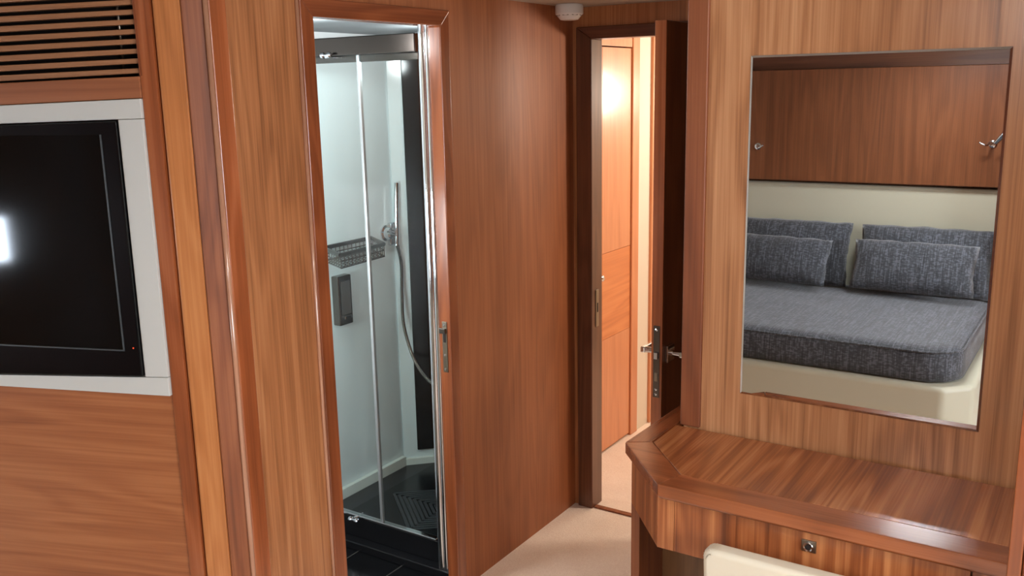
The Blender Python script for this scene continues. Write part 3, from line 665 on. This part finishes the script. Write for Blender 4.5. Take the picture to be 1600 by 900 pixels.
bm = B(); box(bm, XH+.002, XH+.055, .448, 2.08, .416, 1.072, .018, 4); tag(fin('headboard', bm, M_HEAD, smooth='auto'), 'cream padded headboard along the wall behind the pillows', 'headboard')
bm = B(); box(bm, XH+.003, XH+.09, .448, 2.08, 1.085, 1.66, .003); st(fin('trim_12', bm, W_BED))
bm = B(); box(bm, XH+.003, XH+.03, .448, 2.08, 1.662, ZR-.002); st(fin('shade_trim', bm, W_SHADE_Y))  # added board, its dark colour stands in for shade below the ceiling
bm = B(); box(bm, XH+.003, -.86, .40, .446, .416, ZR-.002, .003); st(fin('trim_13', bm, W_TRIM))

def pillow(name, c, w_, h_, d_, lean, label, seed, rz=0, flange=.02):
    """w_ along y, h_ up, d_ thick; leans back towards the headboard"""
    bm = B(); n = 26; grid = {}
    for sgn in (1, -1):
        for i in range(n+1):
            for j in range(n+1):
                u = -1+2*i/n; v = -1+2*j/n
                edge_ = (i in (0, n) or j in (0, n))
                if sgn == -1 and edge_: grid[sgn, i, j] = grid[1, i, j]; continue
                pinch = 1-.07*(v*v)*(1-u*u)*0-.05*(1-v*v*v*v)*abs(u)**3
                y = u*w_/2*(1-.045*(1-abs(v))*abs(u)); z = v*h_/2*(1-.07*(1-abs(u))*abs(v)*-.3-.06*(1-u*u)*0)
                f = max(0, (1-abs(u)**2.6))**.55*max(0, (1-abs(v)**2.6))**.55
                wr = noise.noise(Vector((u*2.4+seed, v*2.0, sgn)))*.10+noise.noise(Vector((u*7+seed, v*3, sgn)))*.05
                x = sgn*d_/2*f*(1+wr)+(.004*noise.noise(Vector((u*6, v*6, seed))) if edge_ else 0)
                if edge_: z += .006*noise.noise(Vector((u*4+seed, v*4, 1))); y += .005*noise.noise(Vector((u*4, v*4+seed, 2)))
                grid[sgn, i, j] = bm.verts.new((x, y, z))
    for sgn in (1, -1):
        for i in range(n):
            for j in range(n):
                q = [grid[sgn, i, j], grid[sgn, i+1, j], grid[sgn, i+1, j+1], grid[sgn, i, j+1]]
                bm.faces.new(q if sgn == 1 else q[::-1])
    M = Matrix.Translation(c) @ Matrix.Rotation(rz, 4, 'Z') @ Matrix.Rotation(-lean, 4, 'Y')
    for v in bm.verts: v.co = M @ v.co
    return tag(fin(name, bm, M_FABRIC, smooth=True), label, 'pillow', 'charcoal pillows on the berth')
pillow('pillow', (-.915, .775, .722), .62, .33, .14, math.radians(17), 'large charcoal pillow against the headboard, right one in the mirror', 1.3)
pillow('pillow', (-.915, 1.43, .722), .60, .33, .14, math.radians(17), 'large charcoal pillow against the headboard, left one in the mirror', 5.1)
pillow('lumbar_pillow', (-.765, .80, .712), .56, .25, .12, math.radians(24), 'flat charcoal lumbar pillow in front of the right mirrored pillow', 8.7)
pillow('lumbar_pillow', (-.75, 1.455, .706), .54, .24, .12, math.radians(26), 'creased charcoal lumbar pillow in front of the left mirrored pillow', 3.9, math.radians(4))

# reading lamps
XR = XH+.09
for (y, z, sgn, lab) in ((1.66, 1.262, -1, 'small chrome reading lamp at the left edge of the mirror reflection'), (.525, 1.292, 1, 'small chrome reading lamp at the right of the mirror reflection')):
    rl = thing('reading_lamp', (XR, y, z), lab, 'lamp', 'reading lamps over the berth')
    bm = B(); lathe(bm, [(.018, 0), (.018, .006), (.008, .012)], (XR, y, z), (1, 0, 0), 20); fin('wall_plate', bm, M_CHROME, rl, smooth='auto')
    yy = -sgn
    bm = B(); tube(bm, spline([(XR+.01, y, z), (XR+.04, y-.01*yy, z+.008), (XR+.06, y+.02*yy*-1, z-.004), (XR+.08, y-.05*yy*-1*-1, z+.01)], 6), .005, 8); fin('arm', bm, M_CHROME, rl, smooth=True)
    if sgn == 1: pts = [(XR+.08, y-.02, z+.01), (XR+.13, y-.07, z+.07)]
    else: pts = [(XR+.08, y+.03, z+.01), (XR+.12, y+.07, z+.03)]
    bm = B(); tube(bm, pts, [.010, .014], 14); fin('lamp_head', bm, M_CHROME, rl, smooth='auto')
